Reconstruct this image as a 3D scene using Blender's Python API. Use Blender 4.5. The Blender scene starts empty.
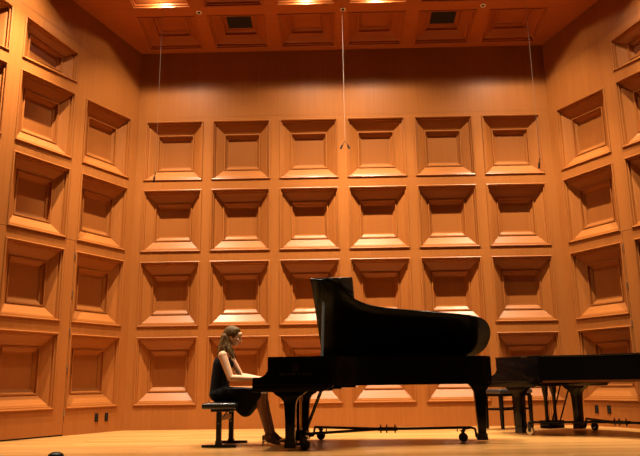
import bpy, bmesh, math, random
from mathutils import Vector, Matrix
random.seed(4)
PI = math.pi
S = 1.22                      # metres in one panelling module
SC = bpy.context.scene
COL = SC.collection

# ------------------------------------------------------------------ materials
def nodes(name):
    m = bpy.data.materials.new(name); m.use_nodes = True
    nt = m.node_tree; b = nt.nodes['Principled BSDF']
    return m, nt, b

def simple(name, col, rough=.5, metal=0., coat=0., spec=.5, bump=0., bscale=40.):
    m, nt, b = nodes(name)
    b.inputs['Base Color'].default_value = (*col, 1)
    b.inputs['Roughness'].default_value = rough
    b.inputs['Metallic'].default_value = metal
    b.inputs['Coat Weight'].default_value = coat
    b.inputs['Coat Roughness'].default_value = .08
    b.inputs['Specular IOR Level'].default_value = spec
    tc = nt.nodes.new('ShaderNodeTexCoord'); nz = nt.nodes.new('ShaderNodeTexNoise')
    nz.inputs['Scale'].default_value = bscale
    nt.links.new(tc.outputs['Object'], nz.inputs['Vector'])
    mp = nt.nodes.new('ShaderNodeMapRange'); mp.inputs['To Min'].default_value = max(0, rough-.06); mp.inputs['To Max'].default_value = min(1, rough+.06)
    nt.links.new(nz.outputs['Fac'], mp.inputs['Value']); nt.links.new(mp.outputs['Result'], b.inputs['Roughness'])
    if bump:
        bp = nt.nodes.new('ShaderNodeBump'); bp.inputs['Strength'].default_value = bump; bp.inputs['Distance'].default_value = .005
        nt.links.new(nz.outputs['Fac'], bp.inputs['Height']); nt.links.new(bp.outputs['Normal'], b.inputs['Normal'])
    return m

def wood(name, dark, light, grain='z', strip=.14, rough=.36, coat=.05, contrast=1.):
    """varnished veneer: long fine grain plus strips of slightly different tint"""
    m, nt, b = nodes(name)
    N, L = nt.nodes.new, nt.links.new
    tc = N('ShaderNodeTexCoord')
    mp = N('ShaderNodeMapping'); L(tc.outputs['Object'], mp.inputs['Vector'])
    s = {'z': (26, 26, .9), 'x': (.9, 26, 26), 'y': (26, .9, 26)}[grain]
    mp.inputs['Scale'].default_value = s
    oi = N('ShaderNodeObjectInfo')
    add = N('ShaderNodeVectorMath'); add.operation = 'ADD'
    sc = N('ShaderNodeMath'); sc.operation = 'MULTIPLY'; sc.inputs[1].default_value = 37.
    L(oi.outputs['Random'], sc.inputs[0]); L(mp.outputs['Vector'], add.inputs[0]); L(sc.outputs[0], add.inputs[1])
    nz = N('ShaderNodeTexNoise'); nz.inputs['Scale'].default_value = 1.; nz.inputs['Detail'].default_value = 5; nz.inputs['Roughness'].default_value = .6
    L(add.outputs[0], nz.inputs['Vector'])
    # strips
    sep = N('ShaderNodeSeparateXYZ'); L(tc.outputs['Object'], sep.inputs[0])
    dv = N('ShaderNodeMath'); dv.operation = 'DIVIDE'; dv.inputs[1].default_value = strip
    L(sep.outputs['Z' if grain == 'x' else 'X'], dv.inputs[0])
    fl = N('ShaderNodeMath'); fl.operation = 'FLOOR'; L(dv.outputs[0], fl.inputs[0])
    a2 = N('ShaderNodeMath'); a2.operation = 'ADD'; L(fl.outputs[0], a2.inputs[0]); L(sc.outputs[0], a2.inputs[1])
    wn = N('ShaderNodeTexWhiteNoise'); wn.noise_dimensions = '1D'; L(a2.outputs[0], wn.inputs['W'])
    m1 = N('ShaderNodeMath'); m1.operation = 'MULTIPLY_ADD'; m1.inputs[1].default_value = .35*contrast; m1.inputs[2].default_value = -.17*contrast
    L(wn.outputs['Value'], m1.inputs[0])
    m2 = N('ShaderNodeMath'); m2.operation = 'ADD'; L(nz.outputs['Fac'], m2.inputs[0]); L(m1.outputs[0], m2.inputs[1])
    cr = N('ShaderNodeValToRGB'); cr.color_ramp.elements[0].position = .15; cr.color_ramp.elements[1].position = .9
    cr.color_ramp.elements[0].color = (*dark, 1); cr.color_ramp.elements[1].color = (*light, 1)
    L(m2.outputs[0], cr.inputs['Fac']); L(cr.outputs['Color'], b.inputs['Base Color'])
    b.inputs['Roughness'].default_value = rough
    b.inputs['Coat Weight'].default_value = coat; b.inputs['Coat Roughness'].default_value = .22; b.inputs['Specular IOR Level'].default_value = .16
    bp = N('ShaderNodeBump'); bp.inputs['Strength'].default_value = .06; bp.inputs['Distance'].default_value = .004
    L(nz.outputs['Fac'], bp.inputs['Height']); L(bp.outputs['Normal'], b.inputs['Normal'])
    return m

WD, WL = (.275, .088, .0175), (.36, .124, .027)
M_WALL = wood('wall_veneer', WD, WL, 'z', .31, contrast=.6)
M_COFZ = wood('coffer_veneer_upright', WD, WL, 'z', .11, contrast=.9)
M_COFX = wood('coffer_veneer_level', WD, WL, 'x', .3, contrast=.5)
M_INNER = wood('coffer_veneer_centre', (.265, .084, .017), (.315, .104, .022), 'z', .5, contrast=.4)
M_CEIL = wood('ceiling_veneer', (.34, .088, .019), (.44, .125, .028), 'x', .4, contrast=.5)
M_CEILZ = wood('ceiling_veneer_cross', (.34, .088, .019), (.44, .125, .028), 'z', .4, contrast=.5)

def floor_mat():
    m, nt, b = nodes('stage_floorboards'); N, L = nt.nodes.new, nt.links.new
    tc = N('ShaderNodeTexCoord')
    br = N('ShaderNodeTexBrick'); br.offset = .37; br.offset_frequency = 2
    br.inputs['Scale'].default_value = 1.; br.inputs['Brick Width'].default_value = 1.9; br.inputs['Row Height'].default_value = .09
    br.inputs['Mortar Size'].default_value = .0018; br.inputs['Mortar Smooth'].default_value = .3; br.inputs['Bias'].default_value = 0
    br.inputs['Color1'].default_value = (.33, .148, .036, 1); br.inputs['Color2'].default_value = (.50, .265, .078, 1); br.inputs['Mortar'].default_value = (.3, .13, .04, 1)
    L(tc.outputs['Object'], br.inputs['Vector'])
    mp = N('ShaderNodeMapping'); mp.inputs['Scale'].default_value = (1.2, 30, 30); L(tc.outputs['Object'], mp.inputs['Vector'])
    nz = N('ShaderNodeTexNoise'); nz.inputs['Scale'].default_value = 1; nz.inputs['Detail'].default_value = 5; L(mp.outputs['Vector'], nz.inputs['Vector'])
    mr = N('ShaderNodeMapRange'); mr.inputs['To Min'].default_value = .62; mr.inputs['To Max'].default_value = 1.3; L(nz.outputs['Fac'], mr.inputs['Value'])
    mx = N('ShaderNodeMix'); mx.data_type = 'RGBA'; mx.blend_type = 'MULTIPLY'; mx.inputs['Factor'].default_value = 1
    L(br.outputs['Color'], mx.inputs[6]); L(mr.outputs['Result'], mx.inputs[7]); L(mx.outputs[2], b.inputs['Base Color'])
    b.inputs['Roughness'].default_value = .34; b.inputs['Coat Weight'].default_value = .2; b.inputs['Coat Roughness'].default_value = .2
    bp = N('ShaderNodeBump'); bp.inputs['Strength'].default_value = .08; bp.inputs['Distance'].default_value = .003
    L(nz.outputs['Fac'], bp.inputs['Height']); L(bp.outputs['Normal'], b.inputs['Normal'])
    return m
M_FLOOR = floor_mat()
M_BLACK = simple('ebonised_lacquer', (.004, .0038, .004), .12, coat=.0, spec=.16)
M_PROP = simple('prop_lacquer_with_glint', (.08, .09, .09), .25, spec=.6)  # base colour raised to grey to paint in the glint on the stick
M_LID2 = simple('closed_lid_lacquer', (.006, .006, .006), .12, coat=.3, spec=.5)
M_LID = simple('lid_lacquer', (.003, .003, .003), .16, spec=.05)
M_SATIN = simple('satin_black_metal', (.012, .012, .013), .42, spec=.3)
M_RUBBER = simple('black_rubber', (.015, .014, .014), .7)
M_STEEL = simple('brushed_steel', (.62, .6, .57), .3, metal=1.)
M_BRASS = simple('polished_brass', (.78, .5, .17), .25, metal=1.)
M_GOLD = simple('bronze_iron_plate', (.6, .36, .12), .38, metal=.7)
M_DECAL = simple('dull_gold_lettering', (.035, .022, .014), .5)
M_IVORY = simple('ivory_keytop', (.8, .77, .68), .25)
M_FELT = simple('red_felt', (.3, .02, .015), .95)
M_SPRUCE = wood('spruce_soundboard', (.5, .28, .11), (.66, .4, .17), 'y', .12)
M_EDGE = wood('brown_grain', (.10, .032, .007), (.16, .055, .013), 'x', .2)
M_LEATHER = simple('black_bench_leather', (.02, .02, .021), .3, coat=.3, spec=.6, bump=.2, bscale=300)
M_BROWN = wood('brown_stretcher_wood', (.3, .12, .04), (.45, .2, .07), 'x', .2)
M_DARKVOID = simple('dark_opening', (.012, .006, .004), .8)
M_SKIN = simple('skin', (.76, .43, .24), .5)
M_LEGS = simple('sheer_tan_hosiery', (.34, .15, .075), .45)
M_DRESS = simple('black_dress_fabric', (.006, .006, .007), .9, spec=.2, bump=.25, bscale=60)
def hair_mat():
    m, nt, b = nodes('light_brown_hair'); N, L = nt.nodes.new, nt.links.new
    tc = N('ShaderNodeTexCoord'); mp = N('ShaderNodeMapping'); mp.inputs['Scale'].default_value = (90, 90, 9); L(tc.outputs['Object'], mp.inputs['Vector'])
    nz = N('ShaderNodeTexNoise'); nz.inputs['Scale'].default_value = 1; nz.inputs['Detail'].default_value = 3; L(mp.outputs['Vector'], nz.inputs['Vector'])
    cr = N('ShaderNodeValToRGB'); cr.color_ramp.elements[0].position = .35; cr.color_ramp.elements[1].position = .7
    cr.color_ramp.elements[0].color = (.045, .022, .008, 1); cr.color_ramp.elements[1].color = (.26, .145, .05, 1)
    L(nz.outputs['Fac'], cr.inputs['Fac']); L(cr.outputs['Color'], b.inputs['Base Color']); b.inputs['Roughness'].default_value = .5
    b.inputs['Specular IOR Level'].default_value = .15
    bp = N('ShaderNodeBump'); bp.inputs['Strength'].default_value = .8; bp.inputs['Distance'].default_value = .006
    L(nz.outputs['Fac'], bp.inputs['Height']); L(bp.outputs['Normal'], b.inputs['Normal'])
    return m
M_HAIR = hair_mat()
M_EYE = simple('eye_dark', (.05, .03, .02), .3)
M_LIP = simple('lip', (.5, .17, .13), .45)
M_SHOE = simple('bronze_shoe_leather', (.12, .055, .03), .3, coat=.3)
M_CABLE = simple('pale_grey_cable', (.26, .18, .13), .5)
M_WHITE = simple('white_trim_ring', (.85, .8, .72), .4)
M_PLASTIC = simple('black_plastic', (.008, .008, .008), .5, spec=.2)

# ------------------------------------------------------------------ mesh helpers
def obj(name, bm, mats, parent=None, smooth=False, matrix=None):
    me = bpy.data.meshes.new(name); bm.normal_update(); bm.to_mesh(me); bm.free()
    for m in (mats if isinstance(mats, (list, tuple)) else [mats]): me.materials.append(m)
    if smooth:
        for p in me.polygons: p.use_smooth = True
        if smooth != 'all':
            me.set_sharp_from_angle(angle=math.radians(35))
    o = bpy.data.objects.new(name, me); COL.objects.link(o)
    if parent: o.parent = parent
    if matrix is not None: o.matrix_local = matrix
    return o
def tag(o, label=None, cat=None, group=None, kind=None):
    if label: o['label'] = label
    if cat: o['category'] = cat
    if group: o['group'] = group
    if kind: o['kind'] = kind
    return o
def empty(name, matrix):
    o = bpy.data.objects.new(name, None); COL.objects.link(o); o.matrix_world = matrix; o.empty_display_size = .1
    return o
def T(x, y, z): return Matrix.Translation((x, y, z))
def RZ(d): return Matrix.Rotation(math.radians(d), 4, 'Z')

def face(bm, pts, mi=0):
    try:
        f = bm.faces.new([bm.verts.new(p) for p in pts]); f.material_index = mi; return f
    except ValueError: return None
def box(bm, x0, x1, y0, y1, z0, z1, bev=0., mi=0):
    r = bmesh.ops.create_cube(bm, size=1.); vs = r['verts']
    for v in vs:
        v.co = Vector(((x0+x1)/2+v.co.x*(x1-x0), (y0+y1)/2+v.co.y*(y1-y0), (z0+z1)/2+v.co.z*(z1-z0)))
    fs = set(f for v in vs for f in v.link_faces)
    for f in fs: f.material_index = mi
    if bev:
        es = list(set(e for v in vs for e in v.link_edges))
        bmesh.ops.bevel(bm, geom=es, offset=bev, segments=2, affect='EDGES', profile=.5)
def prism(bm, pts, h0, h1, axis='z', bev=0.):
    """extrude a closed outline; axis z: pts are (x,y); axis y: pts are (x,z); axis x: pts are (y,z)"""
    def P(a, b, h): return {'z': (a, b, h), 'y': (a, h, b), 'x': (h, a, b)}[axis]
    A = [bm.verts.new(P(a, b, h0)) for a, b in pts]; B = [bm.verts.new(P(a, b, h1)) for a, b in pts]
    n = len(pts); fs = [bm.faces.new(A), bm.faces.new(B[::-1])]
    for i in range(n): fs.append(bm.faces.new([A[i], B[i], B[(i+1) % n], A[(i+1) % n]]))
    bmesh.ops.recalc_face_normals(bm, faces=fs)
    if bev:
        es = list(set(e for f in fs[:2] for e in f.edges))
        bmesh.ops.bevel(bm, geom=es, offset=bev, segments=2, affect='EDGES', profile=.5)
def tube(bm, p, q, r0, r1=None, n=12, caps=True):
    r1 = r0 if r1 is None else r1
    p, q = Vector(p), Vector(q); d = (q-p); L = d.length
    if L < 1e-6: return
    rot = d.to_track_quat('Z', 'Y').to_matrix().to_4x4()
    bmesh.ops.create_cone(bm, cap_ends=caps, segments=n, radius1=r0, radius2=r1, depth=L, matrix=T(*((p+q)/2)) @ rot)
def path(bm, pts, r, n=8):
    for a, b in zip(pts, pts[1:]): tube(bm, a, b, r, n=n)
    for a in pts[1:-1]: ball(bm, a, (r, r, r), 1)
def ball(bm, c, r, sub=2, rot=None):
    if not isinstance(r, (tuple, list)): r = (r, r, r)
    M = T(*c) @ (rot or Matrix()) @ Matrix.Diagonal((*r, 1))
    bmesh.ops.create_icosphere(bm, subdivisions=sub, radius=1., matrix=M)
def loft(bm, rings, cap=True):
    V = [[bm.verts.new(p) for p in r] for r in rings]; n = len(V[0]); fs = []
    for a, b in zip(V, V[1:]):
        for i in range(n): fs.append(bm.faces.new([a[i], a[(i+1) % n], b[(i+1) % n], b[i]]))
    if cap: fs += [bm.faces.new(V[0][::-1]), bm.faces.new(V[-1])]
    bmesh.ops.recalc_face_normals(bm, faces=fs)
def lerp_curve(ctrl, n=6):
    """Catmull-Rom through 2-D points"""
    out = []; P = [ctrl[0]]+list(ctrl)+[ctrl[-1]]
    for i in range(1, len(P)-2):
        p0, p1, p2, p3 = [Vector(a) for a in P[i-1:i+3]]
        for k in range(n):
            t = k/n
            out.append(tuple(.5*((2*p1)+(-p0+p2)*t+(2*p0-5*p1+4*p2-p3)*t*t+(-p0+3*p1-3*p2+p3)*t**3)))
    out.append(tuple(P[-2])); return out

# ------------------------------------------------------------------ the hall shell
W, H = .865*S, .925*S
ROWS = [(.32+1.065*i)*S for i in range(4)]          # bottoms, lowest row first
ZC = 5.556*S; SL = .160                              # ceiling height at the back wall, its rise toward the hall
XL, XR = -.117*S, 5.998*S; AL, AR = 62.76, 62.08
#            inset x, inset z, depth
PROF = [(0, 0, 0), (0, 0, -.012), (.010, .010, -.017), (.022, .022, -.012), (.024, .024, .010), (.040, .040, .012),
        (.043, .043, .040), (.062, .062, .046), (.160, .176, .120), (.163, .179, .108), (.178, .196, .108), (.181, .200, .142),
        (.212, .240, .166), (.216, .246, .178), (.232, .266, .180)]
def coffer_bm(w, h, top=None, iz=1., ix=1., dz=1., void=False):
    """recessed moulded panel, origin bottom centre, +Y goes into the wall; top(x) gives a slanted head"""
    bm = bmesh.new(); rings = []
    top = top or (lambda x: h)
    for a, b, d in PROF:
        a *= S*ix; b *= S*iz; d *= S*dz
        x0, x1 = -w/2+a, w/2-a
        rings.append([(x0, d, b), (x1, d, b), (x1, d, top(x1)-b), (x0, d, top(x0)-b)])
    V = [[bm.verts.new(p) for p in r] for r in rings]
    for k, (A, B) in enumerate(zip(V, V[1:])):
        for i in range(4):
            f = bm.faces.new([A[i], A[(i+1) % 4], B[(i+1) % 4], B[i]]); f.material_index = 1 if i in (0, 2) else 0
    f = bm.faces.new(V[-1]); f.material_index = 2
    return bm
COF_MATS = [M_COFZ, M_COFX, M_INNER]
_c = obj('coffer', coffer_bm(W, H), COF_MATS); COFFER = _c.data; bpy.data.objects.remove(_c)
def put_coffer(parent, x, z, mesh=None):
    o = bpy.data.objects.new('coffer', mesh or COFFER); COL.objects.link(o); o.parent = parent
    o.location = (x, 0, z); return o
def wall_cells(bm, cols, xa, xb, rows, top, seam=None):
    """cols: list of (x0,x1,[(z0 fn,z1 fn)...]) openings; fills the rest"""
    def q(x0, x1, f0, f1):
        a = [(x0, 0, f0(x0)), (x1, 0, f0(x1)), (x1, 0, f1(x1)), (x0, 0, f1(x0))]
        face(bm, a)
    x = xa
    for x0, x1, ops in cols:
        if x0 > x: q(x, x0, lambda t: rows, top)
        lo = lambda t: rows
        for z0, z1 in ops:
            q(x0, x1, lo, z0); lo = z1
        q(x0, x1, lo, top); x = x1
    if xb > x: q(x, xb, lambda t: rows, top)
K = lambda v: (lambda t: v)

# floor
bm = bmesh.new(); box(bm, -6.5, 14., -7.2, .6, -.12, 0)
tag(obj('floor', bm, M_FLOOR), kind='structure')
# back wall
bm = bmesh.new()
cols = [(i*S, i*S+W, [(K(z), K(z+H)) for z in ROWS]) for i in range(6)]
wall_cells(bm, cols, XL, XR, 0., K(ZC+.01))
wb = tag(obj('wall_back', bm, M_WALL), kind='structure')
for i in range(6):
    for z in ROWS: put_coffer(wb, i*S+W/2, z)
# shallow joint above the top row, across the back wall
bm = bmesh.new(); box(bm, XL+.01, XR-.01, -.0025, .0, 4.50*S, 4.506*S)
obj('joint_bead', bm, M_WALL, wb)

# side walls: local x runs to the right seen from the stage, local z up
DOOR_T = 2.445*S
def side_wall(name, door, mat, sgn, ts, zt0, ang, joints):
    """sgn -1: left wall (x = -t), +1: right wall (x = t)"""
    k = SL*math.sin(math.radians(ang))
    top = lambda x: ZC+k*abs(x)+.01
    bm = bmesh.new(); cols = []; dcols = []
    END = 4.6*S
    d0, d1 = 1.105*S-.075*S, 2.15*S
    for j, t0 in enumerate(ts):
        xa, xb = sorted((sgn*t0*S, sgn*(t0*S+W)))
        ops = [(K(z), K(z+H)) for z in ROWS]
        if j > 0:
            hd = lambda x: (zt0+.142/.865*(abs(x)/S-1.196))*S
            ops.append((K(4.597*S), hd))
        if j == 1: ops = ops[2:]
        cols.append((xa, xb, ops))
    # the door column: the wall starts above the door there
    def fill(x0, x1, zb, ops):
        b2 = []
        wall_cells(bm, [(x0, x1, ops)], x0, x1, zb, top)
    cols.sort()
    edges = []
    dx0, dx1 = sorted((sgn*d0, sgn*d1))
    lo, hi = sorted((0., sgn*END))
    x = lo
    breaks = sorted(set([lo, hi, dx0, dx1]+[c[0] for c in cols]+[c[1] for c in cols]))
    for a, b in zip(breaks, breaks[1:]):
        mid = (a+b)/2; base = DOOR_T if dx0 < mid < dx1 else 0.
        ops = []
        for c in cols:
            if c[0] < mid < c[1]: ops = c[2]
        wall_cells(bm, [(a, b, ops)], a, b, base, top)
    # door reveal
    w = tag(obj(name, bm, M_WALL, matrix=mat), kind='structure')
    for j, t0 in enumerate(ts):
        xc = sgn*(t0*S+W/2)
        for r, z in enumerate(ROWS):
            if j == 1 and r < 2: continue
            put_coffer(w, xc, z)
        if j > 0:
            z0 = 4.597*S
            hd = lambda x: (zt0+.142/.865*(abs(x+xc)/S-1.196))*S-z0
            o = obj('coffer', coffer_bm(W, 1., hd, iz=.62), COF_MATS, w); o.location = (xc, 0, z0)
    # darker joint strip that follows the ceiling
    bm = bmesh.new()
    for a, b in [(0., END)]:
        q = lambda t, dz: (sgn*t, -.004, ZC+k*t-.55*S+dz)
        f = [q(a, 0), q(b, 0), q(b, .008), q(a, .008)]
        face(bm, f if sgn > 0 else f[::-1])
    obj('joint_line', bm, simple('joint_seam', (.25, .07, .015), .7), w)
    # door leaf with its own two coffers
    bm = bmesh.new(); g = .006
    gx0, gx1 = dx0+g, dx1-g
    ops = [(K(z), K(z+H)) for z in ROWS[:2]]
    t0 = ts[1]; ca, cb = sorted((sgn*t0*S, sgn*(t0*S+W)))
    wall_cells(bm, [(ca, cb, ops)], gx0, gx1, .022, K(DOOR_T-g))
    for x in (gx0, gx1): face(bm, [(x, 0, .022), (x, .05, .022), (x, .05, DOOR_T-g), (x, 0, DOOR_T-g)])
    face(bm, [(gx0, 0, .022), (gx1, 0, .022), (gx1, .05, .022), (gx0, .05, .022)])
    d = tag(obj(door, bm, M_WALL, matrix=mat), kind='structure')
    for z in ROWS[:2]: put_coffer(d, sgn*(t0*S+W/2), z)
    bm = bmesh.new(); face(bm, [(dx0-.02, .06, -.01), (dx1+.02, .06, -.01), (dx1+.02, .06, DOOR_T+.02), (dx0-.02, .06, DOOR_T+.02)])
    for x in (dx0, dx1): face(bm, [(x, 0, 0), (x, .06, 0), (x, .06, DOOR_T), (x, 0, DOOR_T)])
    face(bm, [(dx0, 0, DOOR_T), (dx1, 0, DOOR_T), (dx1, .06, DOOR_T), (dx0, .06, DOOR_T)])
    for z in ROWS[:2]:   # the reveal must not cut through the door's coffers
        pass
    bm.free()
    bm = bmesh.new()
    for x in (dx0, dx1): face(bm, [(x, 0, 0), (x, .06, 0), (x, .06, DOOR_T), (x, 0, DOOR_T)])
    face(bm, [(dx0, 0, DOOR_T), (dx1, 0, DOOR_T), (dx1, .06, DOOR_T), (dx0, .06, DOOR_T)])
    for a, b in ((dx0, ca), (cb, dx1)): face(bm, [(a, .06, 0), (b, .06, 0), (b, .06, DOOR_T), (a, .06, DOOR_T)])
    obj('door_jamb', bm, M_DARKVOID, w)
    hx = dx1 if sgn < 0 else dx0
    for hz in (.22, .72, 1.15, 1.6, 2.06):
        bm = bmesh.new(); tube(bm, (hx, -.008, hz*S*1.07), (hx, -.008, hz*S*1.07+.09), .009)
        obj('hinge', bm, M_STEEL, d, smooth=True)
    return w
ML = T(XL, 0, 0) @ RZ(AL); MR = T(XR, 0, 0) @ RZ(-AR)
wl = side_wall('wall_left', 'door_1', ML, -1, (.150, 1.196, 2.242, 3.288), 5.02, AL, None)
wr = side_wall('wall_right', 'door_2', MR, 1, (.148, 1.191, 2.237, 3.283), 5.03, AR, None)

# ceiling: local x right, local z towards the hall along the slope, local y up into it
PHI = math.atan(SL)
MC = T(0, 0, ZC) @ Matrix.Rotation(PI/2-PHI, 4, 'X')
CW, CH = .825*S, .745*S
bm = bmesh.new()
vs = [0., .1*S, .1*S+CH, 1.035*S, 1.035*S+CH, 1.97*S, 1.97*S+CH, 4.4*S]
def xl_at(v): return XL-v*math.cos(PHI)/math.tan(math.radians(AL))
def xr_at(v): return XR+v*math.cos(PHI)/math.tan(math.radians(AR))
cx = [.03*S+i*S for i in range(6)]
EX = {-1: cx[0]-S, 1: cx[5]+S}
for a, b in zip(vs, vs[1:]):
    if a in vs[1::2] and a < 3*S:
        if a == vs[5]:
            face(bm, [(xl_at(a), 0, a), (EX[-1], 0, a), (EX[-1], 0, b), (xl_at(b), 0, b)])
            face(bm, [(EX[-1]+CW, 0, a), (cx[0], 0, a), (cx[0], 0, b), (EX[-1]+CW, 0, b)])
            face(bm, [(cx[5]+CW, 0, a), (EX[1], 0, a), (EX[1], 0, b), (cx[5]+CW, 0, b)])
            face(bm, [(EX[1]+CW, 0, a), (xr_at(a), 0, a), (xr_at(b), 0, b), (EX[1]+CW, 0, b)])
        else:
            face(bm, [(xl_at(a), 0, a), (cx[0], 0, a), (cx[0], 0, b), (xl_at(b), 0, b)])
            face(bm, [(cx[5]+CW, 0, a), (xr_at(a), 0, a), (xr_at(b), 0, b), (cx[5]+CW, 0, b)])
        for i in range(5): face(bm, [(cx[i]+CW, 0, a), (cx[i+1], 0, a), (cx[i+1], 0, b), (cx[i]+CW, 0, b)])
    else:
        face(bm, [(xl_at(a), 0, a), (xr_at(a), 0, a), (xr_at(b), 0, b), (xl_at(b), 0, b)])
ceil = tag(obj('ceiling', bm, M_CEIL, matrix=MC), kind='structure')
_c = obj('coffer', coffer_bm(CW, CH, iz=.82, dz=1.05), [M_CEILZ, M_CEIL, M_CEIL]); CCOF = _c.data; bpy.data.objects.remove(_c)
vent_mats = [M_CEILZ, M_CEIL, M_DARKVOID]
_c = obj('coffer', coffer_bm(CW, CH, iz=.82, dz=1.05), vent_mats); CVENT = _c.data; bpy.data.objects.remove(_c)
for r, v in enumerate(vs[1:6:2]):
    for i in range(6):
        put_coffer(ceil, cx[i]+CW/2, v, CVENT if (r == 0 and i in (1, 4)) else CCOF)
for sg in (-1, 1): put_coffer(ceil, EX[sg]+CW/2, vs[5], CCOF)

# ------------------------------------------------------------------ lamps in the second row of ceiling coffers
LAMPC = (1., .81, .58)
def ceil_pt(x, v, up):      # point in world from ceiling coordinates
    return MC @ Vector((x, up, v))
def spot(name, loc, target, power, size, blend, rad=.05, col=LAMPC):
    l = bpy.data.lights.new(name, 'SPOT'); l.energy = power; l.spot_size = math.radians(size); l.spot_blend = blend
    l.shadow_soft_size = rad; l.color = col
    o = bpy.data.objects.new(name, l); COL.objects.link(o); o.location = loc
    o.rotation_euler = (Vector(target)-Vector(loc)).to_track_quat('-Z', 'Y').to_euler()
    return o
def lamp_can(x, v, up=.19*S):
    bm = bmesh.new()
    n = 20; rings = []
    for r, y in ((.075, up+.03), (.075, up-.01), (.085, up-.012), (.085, up+.03)):
        rings.append([(x+r*math.cos(a*2*PI/n), y, v+r*math.sin(a*2*PI/n)) for a in range(n)])
    loft(bm, rings, cap=False)
    obj('lamp_can', bm, M_SATIN, ceil, smooth=True)
LROW = vs[3]+CH/2
for i, k in ((0, 1.), (2, .8), (3, 1.), (5, 1.)):
    x = cx[i]+CW/2
    lamp_can(x, LROW)
    p = ceil_pt(x, LROW, .185*S)
    spot('downlight', p, (x, -.1, 3.4), 140*k, 150, 1., .07)
    spot('downlight_middle', p, (x, -.1, 2.5), 1010*k, 95, 1., .045)
    spot('downlight_beam', p, (x, -.3, .2), 2550*k, 62, 1., .03)
# one lamp near each side wall, in the wider third row
for sg, i in ((-1, -1), (1, 6)):
    x = EX[sg]+CW/2
    v = vs[5]+CH/2
    lamp_can(x, v)
    p = ceil_pt(x, v, .185*S)
    wx = x+sg*1.3
    spot('side_downlight', p, (x+sg*1.0, p.y+.5, 3.4), 90, 150, 1., .03)
    spot('side_downlight_middle', p, (x+sg*.9, p.y+.5, 2.4), 700, 95, 1., .03)
    spot('side_downlight_beam', p, (x+sg*.7, p.y+.5, .2), 3300 if sg < 0 else 2000, 62, 1., .03)
# stage lamps further out over the players
for x, y in ((1.2, -3.4), (3.7, -3.4), (6.0, -3.4)):
    spot('stage_light', (x, y, 7.2), (x, -3.1, 0), 1350, 66, 1., .10)

w = bpy.data.worlds.new('hall_ambience'); SC.world = w; w.use_nodes = True
w.node_tree.nodes['Background'].inputs[0].default_value = (1., .72, .45, 1)
w.node_tree.nodes['Background'].inputs[1].default_value = .01

# ------------------------------------------------------------------ concert grand piano
# local x from keyboard end to tail, y from treble side (-) to bass side (+), z up
YT = .785
def rim_outline(off=0., lid=False):
    xs = .175
    ctrl = [(.80, -.785), (.95, -.70), (1.10, -.475), (1.26, -.335), (1.50, -.245), (1.95, -.165), (2.40, -.085), (2.60, -.03), (2.72, .06), (2.785, .22), (2.79, .40), (2.745, .60), (2.64, .73), (2.50, .785)]
    c = lerp_curve(ctrl, 5)
    pts = [(xs, -.785)]+c+[(xs, .785)]
    if off:   # shrink inwards
        n = len(pts); out = []
        for i in range(n):
            p0, p1, p2 = Vector(pts[i-1]), Vector(pts[i]), Vector(pts[(i+1) % n])
            a = (p1-p0).normalized(); b = (p2-p1).normalized()
            na = Vector((-a.y, a.x)); nb = Vector((-b.y, b.x)); m = (na+nb)
            m = m/max(.3, m.dot(na)); out.append(tuple(p1+m*off))
        pts = out
    return pts
def ring_wall(bm, outer, inner, z0, z1):
    n = len(outer)
    for i in range(n):
        j = (i+1) % n
        (ax, ay), (bx, by), (cx_, cy_), (dx, dy) = outer[i], outer[j], inner[j], inner[i]
        face(bm, [(ax, ay, z0), (bx, by, z0), (bx, by, z1), (ax, ay, z1)])
        face(bm, [(cx_, cy_, z0), (dx, dy, z0), (dx, dy, z1), (cx_, cy_, z1)])
        face(bm, [(ax, ay, z1), (bx, by, z1), (cx_, cy_, z1), (dx, dy, z1)])
        face(bm, [(bx, by, z0), (ax, ay, z0), (dx, dy, z0), (cx_, cy_, z0)])
    bmesh.ops.remove_doubles(bm, verts=bm.verts, dist=.0004)
    bmesh.ops.recalc_face_normals(bm, faces=bm.faces)
ARM = [(0., .632), (0., .785), (.012, .793), (.07, .793), (.105, .80), (.145, .825), (.172, .865), (.188, .91), (.192, .95), (.18, .985), (.175, 1.02)]

def leg_profile(xc, dirs):
    """front leg seen from the side: narrow foot, scrolled head under the keybed"""
    L = [(-.055, .10), (-.056, .30), (-.066, .48), (-.078, .53), (-.11, .565), (-.17, .60), (-.20, .632)]
    R = [(.19, .632), (.15, .60), (.10, .57), (.075, .53), (.064, .48), (.056, .30), (.052, .10)]
    if not dirs: R = [(.14, .69), (.11, .655), (.075, .60), (.068, .52), (.056, .30), (.048, .10)]; L = [(-.048, .10), (-.056, .30), (-.068, .52), (-.075, .60), (-.11, .655), (-.14, .69)]
    return [(xc+a, b) for a, b in L+R]

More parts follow.
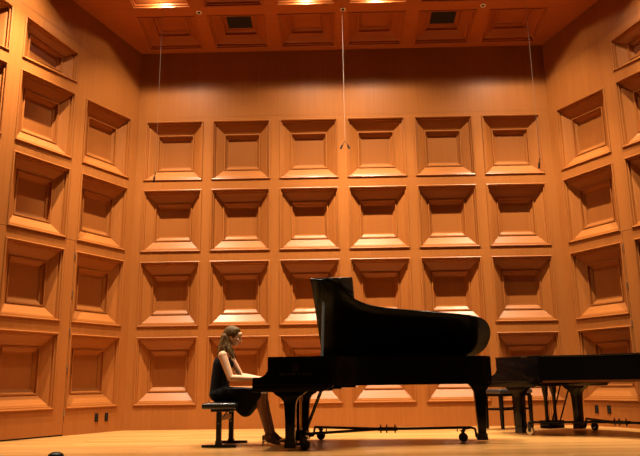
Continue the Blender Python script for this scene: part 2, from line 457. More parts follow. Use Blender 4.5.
def make_piano(M, label, group, lid_open, brand):
    root = tag(empty('grand_piano', M), label, 'piano', group)
    # case rim
    bm = bmesh.new(); out = rim_outline(); inn = rim_outline(.05)
    ring_wall(bm, out, inn, .69, 1.02)
    rim = obj('case_rim', bm, M_BLACK, root, smooth=True)
    # cheeks (arms) at both ends of the keyboard
    for y0, y1 in ((-.785, -.70), (.70, .785)):
        bm = bmesh.new(); prism(bm, ARM+[(.92, 1.02), (.92, .69), (.86, .66), (.80, .632)], y0-.0015, y1+.0015, 'y', .004)
        a = obj('cheek', bm, M_BLACK, root, smooth=True)
        bm = bmesh.new(); yy = y0-.004 if y0 < 0 else y1+.004
        box(bm, .0, .80, min(yy, yy+.003), max(yy, yy+.003), .706, .711)
        obj('cheek_trim_line', bm, M_SATIN, a)
    # keybed, key slip, fallboard, keys
    bm = bmesh.new(); box(bm, .01, .90, -.70, .70, .64, .70, .004); obj('keybed', bm, M_BLACK, root)
    bm = bmesh.new(); box(bm, .0, .03, -.70, .70, .64, .745, .004); obj('key_slip', bm, M_BLACK, root)
    bm = bmesh.new()
    n = 52; kw = 1.23/n
    for i in range(n): box(bm, .035, .185, -.615+i*kw+.0006, -.615+(i+1)*kw-.0006, .72, .752, .0015)
    obj('white_keys', bm, M_IVORY, root)
    bm = bmesh.new()
    for i in range(n-1):
        if (i % 7) in (0, 2, 3, 5, 6): box(bm, .09, .185, -.615+(i+1)*kw-.0055, -.615+(i+1)*kw+.0055, .75, .764, .002)
    obj('black_keys', bm, M_BLACK, root)
    for y0, y1 in ((-.70, -.617), (.617, .70)):
        bm = bmesh.new(); box(bm, .03, .19, y0, y1, .70, .765, .004); obj('key_block', bm, M_BLACK, root)
    bm = bmesh.new(); prism(bm, [(.188, .745), (.186, .77), (.205, .80), (.215, .90), (.225, .985), (.245, .985), (.245, .745)], -.70, .70, 'y', .002)
    obj('fallboard', bm, M_BLACK, root, smooth=True)
    # plate, soundboard, beams
    bm = bmesh.new(); prism(bm, rim_outline(.052), .90, .915, 'z'); obj('soundboard', bm, M_SPRUCE, root)
    bm = bmesh.new(); prism(bm, [p for p in rim_outline(.085)], .925, .94, 'z', .003)
    pl = obj('iron_plate', bm, M_GOLD, root, smooth=True)
    bm = bmesh.new()
    for k in range(60):
        y = -.62+k*.021; x1 = 1.0+ (k/60)**.8*1.55
        tube(bm, (.52, y, .955), (x1, y*.8+.12, .955), .0012, n=4)
    s_ = obj('strings', bm, M_STEEL, root); s_['kind'] = 'stuff'
    bm = bmesh.new(); box(bm, .36, .48, -.66, .66, .94, .965, .004); obj('pin_block', bm, M_GOLD, root)
    bm = bmesh.new(); box(bm, .28, .31, -.55, .55, .94, 1.005, .004); obj('music_desk', bm, M_BLACK, root)
    for a, b in (((.95, -.55), (.95, .7)), ((1.0, 0), (2.3, .35)), ((1.0, .3), (2.5, .45)), ((1., -.4), (1.7, .1))):
        bm = bmesh.new(); d = Vector((b[0]-a[0], b[1]-a[1], 0)); ang = math.atan2(d.y, d.x); 
        box(bm, -d.length/2, d.length/2, -.045, .045, .70, .86, .006)
        obj('beam', bm, M_EDGE, root, matrix=T((a[0]+b[0])/2, (a[1]+b[1])/2, 0) @ Matrix.Rotation(ang, 4, 'Z'))
    # under-keybed block seen behind the front legs
    bm = bmesh.new(); box(bm, .83, .98, -.40, .40, .655, .70, .006); box(bm, .98, 1.14, -.30, .30, .668, .70, .006)
    obj('action_rail', bm, M_BLACK, root)
    # legs
    for y in (-.62, .62):
        bm = bmesh.new(); prism(bm, leg_profile(.41, 1), y-.053, y+.053, 'y', .007); lg = obj('leg', bm, M_BLACK, root, smooth=True)
        bm = bmesh.new(); box(bm, .355, .465, y-.055, y+.055, .055, .10, .004); obj('leg_ferrule', bm, M_SATIN, lg)
    bm = bmesh.new(); prism(bm, leg_profile(2.64, 0), .29, .41, 'y', .007); lg = obj('leg', bm, M_BLACK, root, smooth=True)
    bm = bmesh.new(); box(bm, 2.585, 2.69, .297, .403, .055, .10, .004); obj('leg_ferrule', bm, M_SATIN, lg)
    # pedal lyre
    ly = empty('pedal_lyre', Matrix()); ly.parent = root
    bm = bmesh.new()
    for y in (-.09, .09): 
        loft(bm, [[(.42+dx*w_, y+dy*w_*(1 if abs(dy) else 1), z) for dx, dy in ((-1, -1), (1, -1), (1, 1), (-1, 1))] for z, w_ in ((.15, .02), (.3, .017), (.5, .02), (.58, .03), (.64, .034))])
    obj('lyre_post', bm, M_BLACK, ly, smooth=True)
    bm = bmesh.new(); box(bm, .33, .52, -.15, .15, .055, .165, .008); obj('pedal_box', bm, M_BLACK, ly, smooth=True)
    for y in (-.07, 0, .07):
        bm = bmesh.new()
        loft(bm, [[(x, y+a*wd, z+b*.006) for a, b in ((-1, -1), (1, -1), (1, 1), (-1, 1))] for x, wd, z in ((.34, .008, .075), (.29, .01, .072), (.23, .018, .066), (.20, .02, .062), (.185, .012, .06))])
        obj('pedal', bm, M_BRASS, ly, smooth=True)
    for y in (-.085, .085):
        bm = bmesh.new(); tube(bm, (.49, y, .13), (.70, y*1.2, .645), .011); obj('lyre_brace', bm, M_BLACK, ly, smooth=True)
    for y in (-.045, 0, .045):
        bm = bmesh.new(); tube(bm, (.43, y, .16), (.43, y, .64), .004, n=8); obj('pedal_rod', bm, M_BRASS, ly, smooth=True)
    # maker's lettering and emblem on the treble side of the case
    if brand:
        for word, xo in (('STEINWAY', -.088), ('&', .042), ('SONS', .130)):
            cu = bpy.data.curves.new('t', 'FONT'); cu.body = word; cu.size = .036; cu.extrude = .0004; cu.align_x = 'CENTER'; cu.space_character = 1.1
            to = bpy.data.objects.new('t', cu); COL.objects.link(to)
            bpy.context.view_layer.update()
            me = bpy.data.meshes.new_from_object(to.evaluated_get(bpy.context.evaluated_depsgraph_get())); bpy.data.objects.remove(to)
            me.materials.append(M_DECAL)
            o = bpy.data.objects.new('maker_lettering', me); COL.objects.link(o); o.parent = rim
            o.matrix_local = T(.492+xo, -.7875, .814) @ Matrix.Rotation(PI/2, 4, 'X')
        bm = bmesh.new(); yy = -.7878      # lyre emblem
        n = 20
        for sg in (-1, 1):
            P = lerp_curve([(0, -.012), (.018*sg, -.008), (.026*sg, .012), (.014*sg, .032), (.02*sg, .046)], 5)
            for a, b in zip(P, P[1:]): tube(bm, (a[0], 0, a[1]), (b[0], 0, b[1]), .0022, n=6)
            P = [(.038*sg*math.cos(t), .018+.038*math.sin(t)) for t in [(-.45+.9*k/8)*PI/1. for k in range(9)]]
            for a, b in zip(P, P[1:]): tube(bm, (a[0], 0, a[1]), (b[0], 0, b[1]), .0015, n=6)
        for x in (-.007, 0, .007): tube(bm, (x, 0, -.006), (x, 0, .04), .0008, n=4)
        box(bm, -.02, .02, -.001, .001, -.022, -.014); box(bm, -.012, .012, -.001, .001, .04, .044)
        obj('lyre_emblem', bm, M_DECAL, rim, matrix=T(.492, yy, .885))
    # lid
    th = .022; z0 = 1.022
    lid_pts = [(.64, -.79)]+[(x, y-.006) for x, y in lerp_curve([(.80, -.785), (.95, -.70), (1.10, -.475), (1.26, -.335), (1.50, -.245), (1.95, -.165), (2.40, -.085), (2.60, -.03), (2.72, .06), (2.785, .22), (2.79, .40), (2.745, .60), (2.64, .73), (2.50, .785)], 6)]
    if lid_open:
        lp = [(a+.035*max(0, min(1, (a-1.5)/1.)), b) for a, b in lid_pts]+[(.64, .79)]
    else: lp = lid_pts+[(.64, .79)]
    hinge = T(0, .785, z0)
    ang = math.radians(-34.8 if lid_open else 0)
    ML_ = hinge @ Matrix.Rotation(ang, 4, 'X') @ T(0, -.785, 0)
    bm = bmesh.new(); prism(bm, lp, 0, th, 'z', .006)
    lid = obj('lid', bm, M_LID if lid_open else M_LID2, root, smooth=True, matrix=ML_)
    for x in (.85, 1.5, 2.15):
        bm = bmesh.new(); tube(bm, (x-.05, .80, .0), (x+.05, .80, .0), .008, n=10); obj('lid_hinge', bm, M_BRASS, lid, smooth=True)
    bm = bmesh.new()
    if lid_open:
        box(bm, .635, 1.14, -.79, .79, th+.001, th+.019, .005)
        obj('folded_front_flap', bm, M_BLACK, lid, smooth=True)
        # prop stick
        top = ML_ @ Vector((.79, -.68, 0)); bot = Vector((.79, -.745, 1.0))
        bm = bmesh.new(); tube(bm, bot, top, .017, .015, n=12)
        obj('lid_prop', bm, M_PROP, root, smooth=True)
    else:
        box(bm, .165, .637, -.79, .79, 0, th, .005)
        obj('front_flap', bm, M_BLACK, lid, smooth=True)
        # brown strip along the lower edge of the rim
        bm = bmesh.new(); o1 = rim_outline(-.002); i1 = rim_outline(.052)
        k = next(i for i, p in enumerate(o1) if p[0] > .9)
        o2 = [p for p in o1[k:-1]]; i2 = [p for p in i1[k:-1]]
        for (a, b, c, d) in zip(o2, o2[1:], i2[1:], i2):
            face(bm, [(*a, .686), (*b, .686), (*b, .716), (*a, .716)]); face(bm, [(*a, .686), (*b, .686), (*c, .686), (*d, .686)])
        obj('brown_lower_edge', bm, M_EDGE, root)
    return root

M1 = T(2.505, -2.98, 0) @ RZ(-5)
P2X, P2Y, P2A = 5.925, -1.83, 56.
_c2, _s2 = math.cos(math.radians(P2A)), math.sin(math.radians(P2A))
M2 = T(P2X-(.41*_c2-.62*_s2), P2Y-(-.41*_s2-.62*_c2), 0) @ RZ(-P2A)
make_piano(M1, 'glossy black concert grand piano with raised lid, played by the seated woman', 'concert grand pianos on the stage', True, True)
make_piano(M2, 'black grand piano with closed lid, parked against the right wall', 'concert grand pianos on the stage', False, False)

# ------------------------------------------------------------------ spider dollies under the pianos
def make_dolly(M, label, wheelmat, order):
    root = tag(empty('piano_dolly', M), label, 'dolly', 'three-armed piano dollies')
    H_ = (1.49, .02, .175)
    bm = bmesh.new(); box(bm, 1.37, 1.61, -.035, .075, .155, .195, .006)
    for x in (1.41, 1.48, 1.58): tube(bm, (x, .02, .13), (x, .02, .225), .009)
    obj('hub', bm, M_SATIN, root, smooth=True)
    for i, (lx, ly) in enumerate(((.41, -.62), (.41, .62), (2.64, .35))):
        s = 1 if lx < 1 else -1
        e = (lx+.13*s, ly+(0.0 if i < 2 else -.0), .165)
        h = (H_[0]-.06*s, H_[1], .175)
        bm = bmesh.new(); tube(bm, h, e, .016)
        if i == 2: path(bm, [e, (e[0]+.05, e[1], .15), (e[0]+.06, e[1], .06), (lx, ly, .045)], .014)
        else: path(bm, [e, (e[0]-.02, e[1], .06), (lx, ly, .05)], .014)
        d = Vector(e)-Vector(h); m = Vector(h)+d*.82; tube(bm, m-Vector((0, 0, .045)), m+Vector((0, 0, .005)), .007)
        obj('arm', bm, M_SATIN, root, smooth=True)
        bm = bmesh.new(); box(bm, lx-.065, lx+.065, ly-.065, ly+.065, .02, .055, .006)
        for yy in (-.063, .063): box(bm, lx-.06, lx+.06, ly+yy-.003, ly+yy+.003, .02, .10)
        obj('leg_cup', bm, M_SATIN, root)
        off = {0: (.165, -.02), 1: (.20, .08), 2: (-.235, -.06)}[i]
        wx, wy = lx+off[0], ly+off[1]; r = .055
        bm = bmesh.new(); tube(bm, (wx, wy-.014, r), (wx, wy+.014, r), r, n=24)
        cs = obj('caster_wheel', bm, M_RUBBER if not (wheelmat and i == 0) else M_STEEL, root, smooth=True)
        bm = bmesh.new(); tube(bm, (wx, wy-.017, r), (wx, wy+.017, r), r*.45, n=16); obj('wheel_hub', bm, M_STEEL if wheelmat else M_SATIN, cs, smooth=True)
        bm = bmesh.new()
        for yy in (-.024, .024): box(bm, wx-.018, wx+.018, wy+yy-.002, wy+yy+.002, r-.01, r*2+.02)
        box(bm, wx-.03, wx+.03, wy-.03, wy+.03, r*2+.012, r*2+.03, .003)
        tube(bm, (wx, wy, r*2+.02), (wx, wy, .165), .01)
        path(bm, [(wx, wy, .15), (e[0], e[1], .16)], .012)
        obj('caster_fork', bm, M_SATIN, cs, smooth=True)
    return root
make_dolly(M1, 'black three-armed wheeled dolly under the piano being played', False, 0)
make_dolly(M2, 'black wheeled dolly under the parked piano, with one silver caster', True, 1)

# ------------------------------------------------------------------ benches
def cushion(bm, x0, x1, y0, y1, z0, z1, puff=.012):
    n = 10; m = 14
    def P(i, j, top):
        u, v = i/n, j/m; x = x0+(x1-x0)*u; y = y0+(y1-y0)*v
        e = min(1, 8*u*(1-u))*min(1, 10*v*(1-v))
        return (x, y, (z1+puff*e) if top else z0)
    A = [[bm.verts.new(P(i, j, 1)) for j in range(m+1)] for i in range(n+1)]
    for i in range(n):
        for j in range(m): bm.faces.new([A[i][j], A[i+1][j], A[i+1][j+1], A[i][j+1]])
    B = [bm.verts.new((x, y, z0)) for x, y in ((x0, y0), (x1, y0), (x1, y1), (x0, y1))]
    bm.faces.new(B[::-1])
    bm.faces.new([A[i][0] for i in range(n, -1, -1)]+[B[0], B[1]])
    bm.faces.new([A[i][m] for i in range(n+1)]+[B[2], B[3]])
    bm.faces.new([A[0][j] for j in range(m+1)]+[B[3], B[0]])
    bm.faces.new([A[n][j] for j in range(m, -1, -1)]+[B[1], B[2]])
    bmesh.ops.recalc_face_normals(bm, faces=bm.faces)
    es = [e for e in bm.edges if len(e.link_faces) == 2 and e.calc_face_angle(0) > 1.2]
    bmesh.ops.bevel(bm, geom=es, offset=.016, segments=3, affect='EDGES', profile=.5)
MB = M1 @ T(-.49, -.03, 0)
b = tag(empty('piano_bench', MB), 'black padded piano bench on two metal T-legs under the seated pianist', 'bench')
bm = bmesh.new(); cushion(bm, -.20, .205, -.38, .38, .438, .502); obj('seat_cushion', bm, M_LEATHER, b, smooth=True)
bm = bmesh.new(); box(bm, -.10, .14, -.33, .33, .405, .44, .004); obj('seat_frame', bm, M_SATIN, b)
for y in (-.31, .31):
    bm = bmesh.new(); box(bm, -.03, .03, y-.022, y+.022, .04, .40, .003); box(bm, -.02, .02, y-.015, y+.015, .38, .42)
    lg = obj('leg', bm, M_SATIN, b)
    bm = bmesh.new(); box(bm, -.20, .21, y-.025, y+.025, 0, .03, .004); box(bm, -.04, .04, y-.024, y+.024, .02, .05, .003); obj('foot_bar', bm, M_SATIN, lg)
    bm = bmesh.new(); tube(bm, (.0, y-.03, .27), (.0, y+.03, .27), .008); obj('bolt', bm, M_STEEL, lg, smooth=True)
bm = bmesh.new(); box(bm, -.012, .012, -.30, .30, .30, .36, .004); obj('stretcher', bm, M_BROWN, b)
for sg in (-1, 1):
    bm = bmesh.new(); tube(bm, (0, -.28*sg, .30), (0.02, .1*sg, .42), .008); obj('lift_rod', bm, M_SATIN, b, smooth=True)

MB2 = M2 @ T(-.42, .06, 0)
b = tag(empty('piano_bench', MB2), 'black four-legged bench behind the keyboard end of the parked piano', 'bench')
bm = bmesh.new(); cushion(bm, -.19, .19, -.36, .36, .53, .59); obj('seat_cushion', bm, M_LEATHER, b, smooth=True)
bm = bmesh.new(); box(bm, -.17, .17, -.34, .34, .49, .535, .004); obj('seat_frame', bm, M_BLACK, b)
for x in (-.155, .155):
    for y in (-.32, .32):
        bm = bmesh.new(); loft(bm, [[(x+dx*w_, y+dy*w_, z) for dx, dy in ((-1, -1), (1, -1), (1, 1), (-1, 1))] for z, w_ in ((.015, .019), (.3, .023), (.5, .026))]); lg = obj('leg', bm, M_BLACK, b)
        bm = bmesh.new(); tube(bm, (x, y, 0), (x, y, .018), .022); obj('foot_glide', bm, M_STEEL, lg, smooth=True)
    bm = bmesh.new(); box(bm, x-.012, x+.012, -.31, .31, .285, .315, .003); obj('stretcher', bm, M_BLACK, b)
for y in (-.32, .32):
    bm = bmesh.new(); box(bm, -.15, .15, y-.012, y+.012, .285, .315, .003); obj('stretcher', bm, M_BLACK, b)

# ------------------------------------------------------------------ the pianist
def capsule(bm, p, q, r0, r1, n=None, sub=2):
    p, q = Vector(p), Vector(q); L = (q-p).length
    n = n or max(2, int(L/(min(r0, r1)*.35)))
    tube(bm, p, q, r0, r1, n=20)
    ball(bm, p, r0, sub); ball(bm, q, r1, sub)
def baked(name, bm, voxel, smooth, mats, parent, ref=None):
    """union the overlapping volumes into one continuous skin"""
    o = obj('tmp', bm, mats)
    m = o.modifiers.new('r', 'REMESH'); m.mode = 'VOXEL'; m.voxel_size = voxel
    if smooth:
        s = o.modifiers.new('s', 'SMOOTH'); s.factor = .6; s.iterations = smooth
    bpy.context.view_layer.update()
    me = bpy.data.meshes.new_from_object(o.evaluated_get(bpy.context.evaluated_depsgraph_get()))
    bpy.data.objects.remove(o); me.name = name
    for p in me.polygons: p.use_smooth = True
    r = bpy.data.objects.new(name, me); COL.objects.link(r)
    if parent: r.parent = parent
    return r
def assign(me, mats, fn):
    me.materials.clear()
    for m in mats: me.materials.append(m)
    for p in me.polygons: p.material_index = fn(p.center)

MP = M1 @ T(-.60, -.03, 0)
def L3(x, y, z):        # from piano coordinates to the pianist's own; the head nods toward the keys
    if z > 1.2:
        a = math.radians(13)*min(1, (z-1.2)/.05); dx, dz = x+.47, z-1.2
        x, z = -.47+dx*math.cos(a)+dz*math.sin(a), 1.2+dz*math.cos(a)-dx*math.sin(a)
    return (x+.60, y+.03, z)
person = tag(empty('person', MP), 'seated woman with long light brown hair in black sleeveless dress playing the piano', 'person')
hipc = L3(-.575, -.03, .60)
bm = bmesh.new()
# trunk
ball(bm, L3(-.565, -.03, .605), (.115, .165, .10), 3)
ball(bm, L3(-.575, -.03, .70), (.10, .135, .12), 3)
ball(bm, L3(-.555, -.03, .82), (.095, .125, .13), 3)
ball(bm, L3(-.535, -.03, .95), (.098, .145, .12), 3)
ball(bm, L3(-.515, -.03, 1.04), (.08, .15, .085), 3)
capsule(bm, L3(-.50, -.03, 1.07), L3(-.468, -.03, 1.20), .05, .045)     # neck
# head
ball(bm, L3(-.445, -.03, 1.335), (.098, .078, .105), 3)
ball(bm, L3(-.405, -.03, 1.285), (.062, .058, .078), 3)
ball(bm, L3(-.385, -.03, 1.235), (.036, .036, .034), 3)                 # chin
ball(bm, L3(-.352, -.03, 1.36), (.028, .05, .035), 2)                   # brow
capsule(bm, L3(-.345, -.03, 1.325), L3(-.322, -.03, 1.288), .010, .013) # nose
ball(bm, L3(-.352, -.03, 1.252), (.018, .024, .012), 2)                 # mouth mound
for sy in (-1, 1):
    ball(bm, L3(-.36, -.03+sy*.038, 1.29), (.028, .022, .026), 2)       # cheek
    ball(bm, L3(-.445, -.03+sy*.078, 1.305), (.020, .009, .032), 2)     # ear
# arms: shoulder, elbow, wrist
arms = {-1: (L3(-.495, -.205, 1.065), L3(-.375, -.26, .795), L3(-.10, -.215, .785)), 1: (L3(-.495, .145, 1.065), L3(-.36, .22, .82), L3(-.085, .17, .785))}
for s, (sh, el, wr) in arms.items():
    ball(bm, sh, (.058, .052, .06), 3)
    capsule(bm, sh, el, .053, .042); ball(bm, el, .042, 3)
    mid = Vector(el).lerp(Vector(wr), .3)
    capsule(bm, el, mid, .041, .041); capsule(bm, mid, wr, .041, .026)
    # palm
    w_ = Vector(wr); kn = w_+Vector((.085, 0, .006))
    for k in range(5):
        a = w_.lerp(kn, k/4); ball(bm, a, (.02, .022+.018*k/4, .013), 2)
    # fingers curve down on the keys
    for f, (oy, l1, l2, l3) in enumerate(((-.032, .034, .02, .018), (-.011, .04, .026, .02), (.011, .038, .024, .02), (.032, .028, .018, .016))):
        oy *= -s
        a = kn+Vector((-.004, oy, .0)); b_ = a+Vector((l1*.93, oy*.15, l1*.22)); c = b_+Vector((l2*.85, oy*.05, -l2*.5)); d = c+Vector((l3*.35, 0, -l3*.93))
        capsule(bm, a, b_, .0092, .0085, sub=1); capsule(bm, b_, c, .0085, .0078, sub=1); capsule(bm, c, d, .0078, .007, sub=1)
    a = w_+Vector((.02, -s*-.024*-1 if False else s*-.026, -.004)); b_ = a+Vector((.04, -s*.022, -.008)); c = b_+Vector((.03, -s*.006, -.014))
    capsule(bm, a, b_, .012, .0105, sub=1); capsule(bm, b_, c, .0105, .008, sub=1)
# legs: hip, knee, ankle, toe
legs = {-1: (L3(-.53, -.12, .60), L3(-.03, -.13, .585), L3(.055, -.12, .135), L3(.19, -.115, .045)), 1: (L3(-.53, .06, .60), L3(-.03, .05, .585), L3(.085, .055, .14), L3(.225, .055, .06))}
for s, (hp, kn, an, to) in legs.items():
    capsule(bm, hp, kn, .088, .060); ball(bm, kn, .058, 3)
    cf = Vector(kn).lerp(Vector(an), .32)+Vector((-.018, 0, 0))
    capsule(bm, kn, cf, .052, .054); capsule(bm, cf, an, .053, .030); ball(bm, an, .031, 2)
    hl = Vector(an)+Vector((-.03, 0, -.045)); capsule(bm, an, hl, .030, .027)
    bl = Vector(to)+Vector((-.045, 0, .0)); capsule(bm, hl, bl, .026, .027); capsule(bm, an, bl, .028, .022)
    for k in range(-1, 2): capsule(bm, bl+Vector((0, k*.017, -.004)), Vector(to)+Vector((.012-.004*abs(k), k*.016, -.016)), .018, .011, sub=1)
body = baked('body', bm, .0045, 3, [M_SKIN], person)
assign(body.data, [M_SKIN, M_LEGS], lambda c: 1 if c.z < .60 and c.x > .40 else 0)
# face details
for sy in (-1, 1):
    bm = bmesh.new(); ball(bm, L3(-.341, -.03+sy*.030, 1.318), (.009, .013, .006), 2); obj('eye', bm, M_EYE, person, smooth='all')
    bm = bmesh.new(); ball(bm, L3(-.337, -.03+sy*.032, 1.345), (.007, .02, .004), 2); obj('eyebrow', bm, M_HAIR, person, smooth='all')
bm = bmesh.new(); ball(bm, L3(-.336, -.03, 1.257), (.007, .018, .005), 2); ball(bm, L3(-.338, -.03, 1.248), (.008, .015, .005), 2); obj('lips', bm, M_LIP, person, smooth='all')
# dress: bodice + wide skirt draped over the thighs
bm = bmesh.new()
g = .012
ball(bm, L3(-.57, -.03, .605), (.125, .185, .105), 3)
ball(bm, L3(-.578, -.03, .70), (.108, .146, .12), 3)
ball(bm, L3(-.562, -.03, .82), (.102, .134, .13), 3)
ball(bm, L3(-.54, -.03, .95), (.112, .148, .118), 3)
for yy in (-.085, -.03, .025): capsule(bm, L3(-.575, yy, .62), L3(-.548, yy, .98), .106, .096)
ball(bm, L3(-.47, -.09, .97), (.062, .06, .06), 2); ball(bm, L3(-.47, .03, .97), (.062, .06, .06), 2)
ball(bm, L3(-.52, -.03, 1.035), (.089, .128, .075), 3)
for sy in (-1, 1): capsule(bm, L3(-.51, -.03+sy*.105, 1.04), L3(-.51, -.03+sy*.10, 1.09), .04, .03)
capsule(bm, L3(-.53, -.12, .60), L3(-.07, -.13, .595), .10, .078); capsule(bm, L3(-.53, .06, .60), L3(-.07, .05, .595), .10, .078)
# hanging drape on the near side and between the knees, as soft folds
hem = lerp_curve([(-.04, .66), (-.015, .60), (-.06, .53), (-.10, .46), (-.15, .385), (-.205, .335), (-.26, .345), (-.31, .385), (-.36, .435), (-.42, .475), (-.50, .52), (-.52, .60), (-.45, .665), (-.25, .675)], 4)
for y0, y1, k in ((-.205, -.15, .93), (-.16, -.09, 1.), (-.10, -.03, .97), (-.04, .03, 1.), (.02, .08, .96), (.07, .125, .9)):
    P_ = [L3(x, 0, .60+(z-.60)*(k if z < .6 else 1)) for x, z in hem]
    prism(bm, [(p_[0], p_[2]) for p_ in P_], y0+.03, y1+.03, 'y')
dress = baked('dress', bm, .007, 14, [M_DRESS], person)
# hair
bm = bmesh.new()
ball(bm, L3(-.462, -.03, 1.350), (.108, .092, .108), 3)
ball(bm, L3(-.415, -.03, 1.40), (.055, .066, .045), 3)
ball(bm, L3(-.50, -.03, 1.29), (.072, .084, .10), 3)
strands = [(-.545, 0, 1.33, -.555, 0, 1.19, -.575, .0, 1.07, .036), (-.52, -.06, 1.30, -.535, -.08, 1.18, -.57, -.10, 1.075, .036), (-.52, .06, 1.30, -.535, .07, 1.18, -.57, .07, 1.07, .036),
           (-.48, -.055, 1.30, -.465, -.085, 1.19, -.405, -.11, 1.075, .030), (-.475, -.06, 1.25, -.43, -.09, 1.16, -.375, -.105, 1.055, .026), (-.50, -.055, 1.27, -.50, -.09, 1.17, -.47, -.125, 1.09, .032),
           (-.48, .055, 1.30, -.47, .09, 1.19, -.40, .09, 1.07, .028), (-.545, -.04, 1.30, -.56, -.05, 1.18, -.585, -.05, 1.08, .032)]
for x0, y0, z0_, x1, y1, z1_, x2, y2, z2_, r in strands:
    capsule(bm, L3(x0, y0-.03, z0_), L3(x1, y1-.03, z1_), r*1.1, r); capsule(bm, L3(x1, y1-.03, z1_), L3(x2, y2-.03, z2_), r, r*.35)
    for k in range(3):
        dy = (k-1)*r*.8
        capsule(bm, L3(x1, y1-.03+dy, z1_), L3(x2-.01+.012*k, y2-.03+dy*.8, z2_-.02*k), .013, .006, sub=1)
hair = baked('hair', bm, .006, 2, [M_HAIR], person)
# strappy heeled shoes
for s, (hp, kn, an, to) in legs.items():
    bm = bmesh.new(); a = Vector(an); t = Vector(to); zt = t.z-.028
    sole = []
    base = 0. if s < 0 else .012
    pts = [(-.065, a.z-.075, .026), (-.02, a.z-.078, .027), (.04, (a.z-.078+zt)/2+.0, .025), (t.x-a.x-.04, zt+.004, .034), (t.x-a.x, zt, .032), (t.x-a.x+.035, zt, .012)]
    loft(bm, [[(a.x+x, a.y+w_, z), (a.x+x, a.y-w_, z), (a.x+x, a.y-w_, z-.008), (a.x+x, a.y+w_, z-.008)] for x, z, w_ in pts])
    tube(bm, (a.x-.05, a.y, a.z-.08), (a.x-.062, a.y, base), .014, .006, n=10)
    for fr, rr in ((-.028, .034), ):
        pass
    for (cx_, cz_, rx, rz_, tilt) in ((-.004, -.012, .040, .036, .25), (.045, -.055, .033, .034, .7), (.09, -.078, .038, .026, .9)):
        n = 16; prev = None
        R_ = Matrix.Rotation(tilt, 3, 'Y'); ring = []
        for k in range(n):
            an_ = k*2*PI/n; v = R_ @ Vector((0, rx*math.cos(an_), rz_*math.sin(an_))); ring.append(a+Vector((cx_, 0, cz_))+v)
        for p_, q_ in zip(ring, ring[1:]+ring[:1]): tube(bm, p_, q_, .0055, n=6)
    ball(bm, (a.x-.055, a.y, a.z-.045), (.014, .026, .034), 2)
    obj('shoe', bm, M_SHOE, person, smooth=True)

# ------------------------------------------------------------------ hanging microphones and small fittings
def hanging_mic(x, y, zt, zb, label, twin):
    ztop = ZC+SL*(-y)-.002
    root = tag(empty('hanging_microphone', T(x, y, zb)), label, 'microphone', 'microphones hung from the ceiling')
    bm = bmesh.new(); tube(bm, (0, 0, .04), (0, 0, ztop-zb), .0022, n=8); obj('cable', bm, M_CABLE, root, smooth=True)
    if twin:
        for sg in (-1, 1):
            bm = bmesh.new(); tube(bm, (0, 0, .05), (sg*.045, 0, -.02), .005, n=8); tube(bm, (sg*.045, 0, -.02), (sg*.072, 0, -.08), .015, n=12); obj('capsule', bm, M_PLASTIC, root, smooth=True)
    else:
        bm = bmesh.new(); tube(bm, (0, 0, .05), (-.012, 0, -.02), .006, n=8); tube(bm, (-.012, 0, -.02), (-.022, 0, -.10), .013, n=12); obj('capsule', bm, M_PLASTIC, root, smooth=True)
    return root
hanging_mic(.892, -2.5, 0, 3.60, 'thin leftmost microphone cable hanging in front of the first panel column', False)
hanging_mic(3.60, -1.1, 0, 4.52, 'centre twin microphone hanging between the third and fourth panel columns', True)
hanging_mic(6.285, -2.5, 0, 3.70, 'thin rightmost microphone cable hanging near the right corner of the back wall', False)
for k, (x, v, lb) in enumerate(((.938, .921, 'left of the three small white ringed ceiling ports'), (2.965, .913, 'middle one of the three white ringed ceiling ports, above the centre cable'), (4.919, .927, 'right of the three small white ringed ceiling ports'))):
    root = tag(empty('ceiling_port', MC @ T(x*S, 0, v*S)), lb, 'ceiling fitting', 'round cable ports in the ceiling')
    bm = bmesh.new(); n = 20
    loft(bm, [[(r*math.cos(a*2*PI/n), y, r*math.sin(a*2*PI/n)) for a in range(n)] for r, y in ((.048, 0.0), (.046, -.01), (.03, -.012), (.028, .0))], cap=False)
    obj('ring', bm, M_WHITE, root, smooth=True)
    bm = bmesh.new(); tube(bm, (0, -.004, 0), (0, .0, 0), .028, n=20); obj('socket', bm, M_PLASTIC, root, smooth=True)

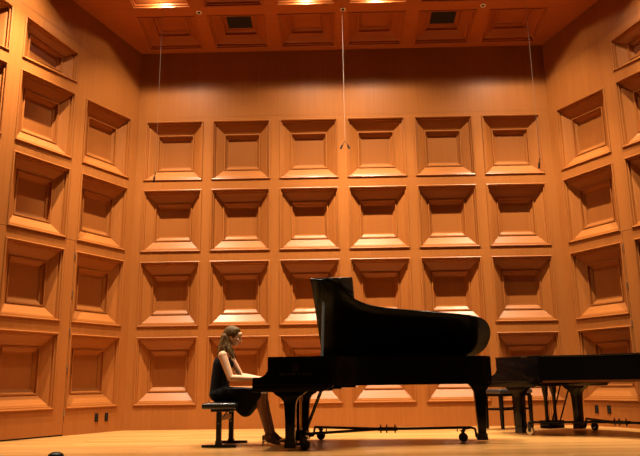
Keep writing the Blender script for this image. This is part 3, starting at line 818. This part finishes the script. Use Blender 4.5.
def outlet(M, label):
    root = tag(empty('wall_outlet', M), label, 'outlet', 'black wall outlets')
    bm = bmesh.new(); box(bm, -.036, .036, -.008, 0, -.062, .062, .003); obj('cover_plate', bm, M_PLASTIC, root, smooth=True)
    for z in (-.026, .026):
        bm = bmesh.new(); box(bm, -.017, .017, -.011, -.008, z-.014, z+.014, .002); obj('socket_face', bm, M_SATIN, root)
outlet(ML @ T(-.605, 0, .235), 'left of two black outlets at foot of left wall')
outlet(ML @ T(-.395, 0, .235), 'right of two black outlets at foot of left wall, nearer the corner')
outlet(MR @ T(.42, 0, .26), 'left of two black outlets low on the right wall')
outlet(MR @ T(.66, 0, .26), 'right of two black outlets low on the right wall')

# small dark fitting at the front of the stage, lower left
fm = tag(empty('floor_microphone', T(.60, -4.62, 0)), 'small low black floor microphone peeking up at the bottom left', 'microphone')
bm = bmesh.new(); loft(bm, [[(r*math.cos(a*2*PI/20), r*.8*math.sin(a*2*PI/20), z) for a in range(20)] for r, z in ((.085, 0), (.085, .04), (.07, .075), (.04, .092), (.015, .096))]); obj('housing', bm, M_PLASTIC, fm, smooth=True)
bm = bmesh.new(); box(bm, -.02, .035, -.062, -.055, .02, .035, .002); obj('metal_badge', bm, M_STEEL, fm)

# ------------------------------------------------------------------ camera
f, yaw, pitch, roll = 677.927, -0.019025, 0.224248, -0.013435
r_ = Vector((math.cos(yaw), -math.sin(yaw), 0)); fw = Vector((math.sin(yaw)*math.cos(pitch), math.cos(yaw)*math.cos(pitch), math.sin(pitch)))
u_ = r_.cross(fw); r2 = r_*math.cos(roll)+u_*math.sin(roll); u2 = -r_*math.sin(roll)+u_*math.cos(roll)
cam = bpy.data.cameras.new('camera'); co = bpy.data.objects.new('camera', cam); COL.objects.link(co)
cam.sensor_width = 36; cam.lens = f/640*36; cam.clip_end = 100
Mx = Matrix((( r2.x, u2.x, -fw.x, 3.373051), (r2.y, u2.y, -fw.y, -11.590215), (r2.z, u2.z, -fw.z, 0.728173), (0, 0, 0, 1)))
co.matrix_world = Mx
SC.camera = co
SC.view_settings.view_transform = 'Standard'; SC.view_settings.look = 'None'; SC.view_settings.gamma = 1.; SC.view_settings.exposure = .10
SC.view_settings.use_curve_mapping = False
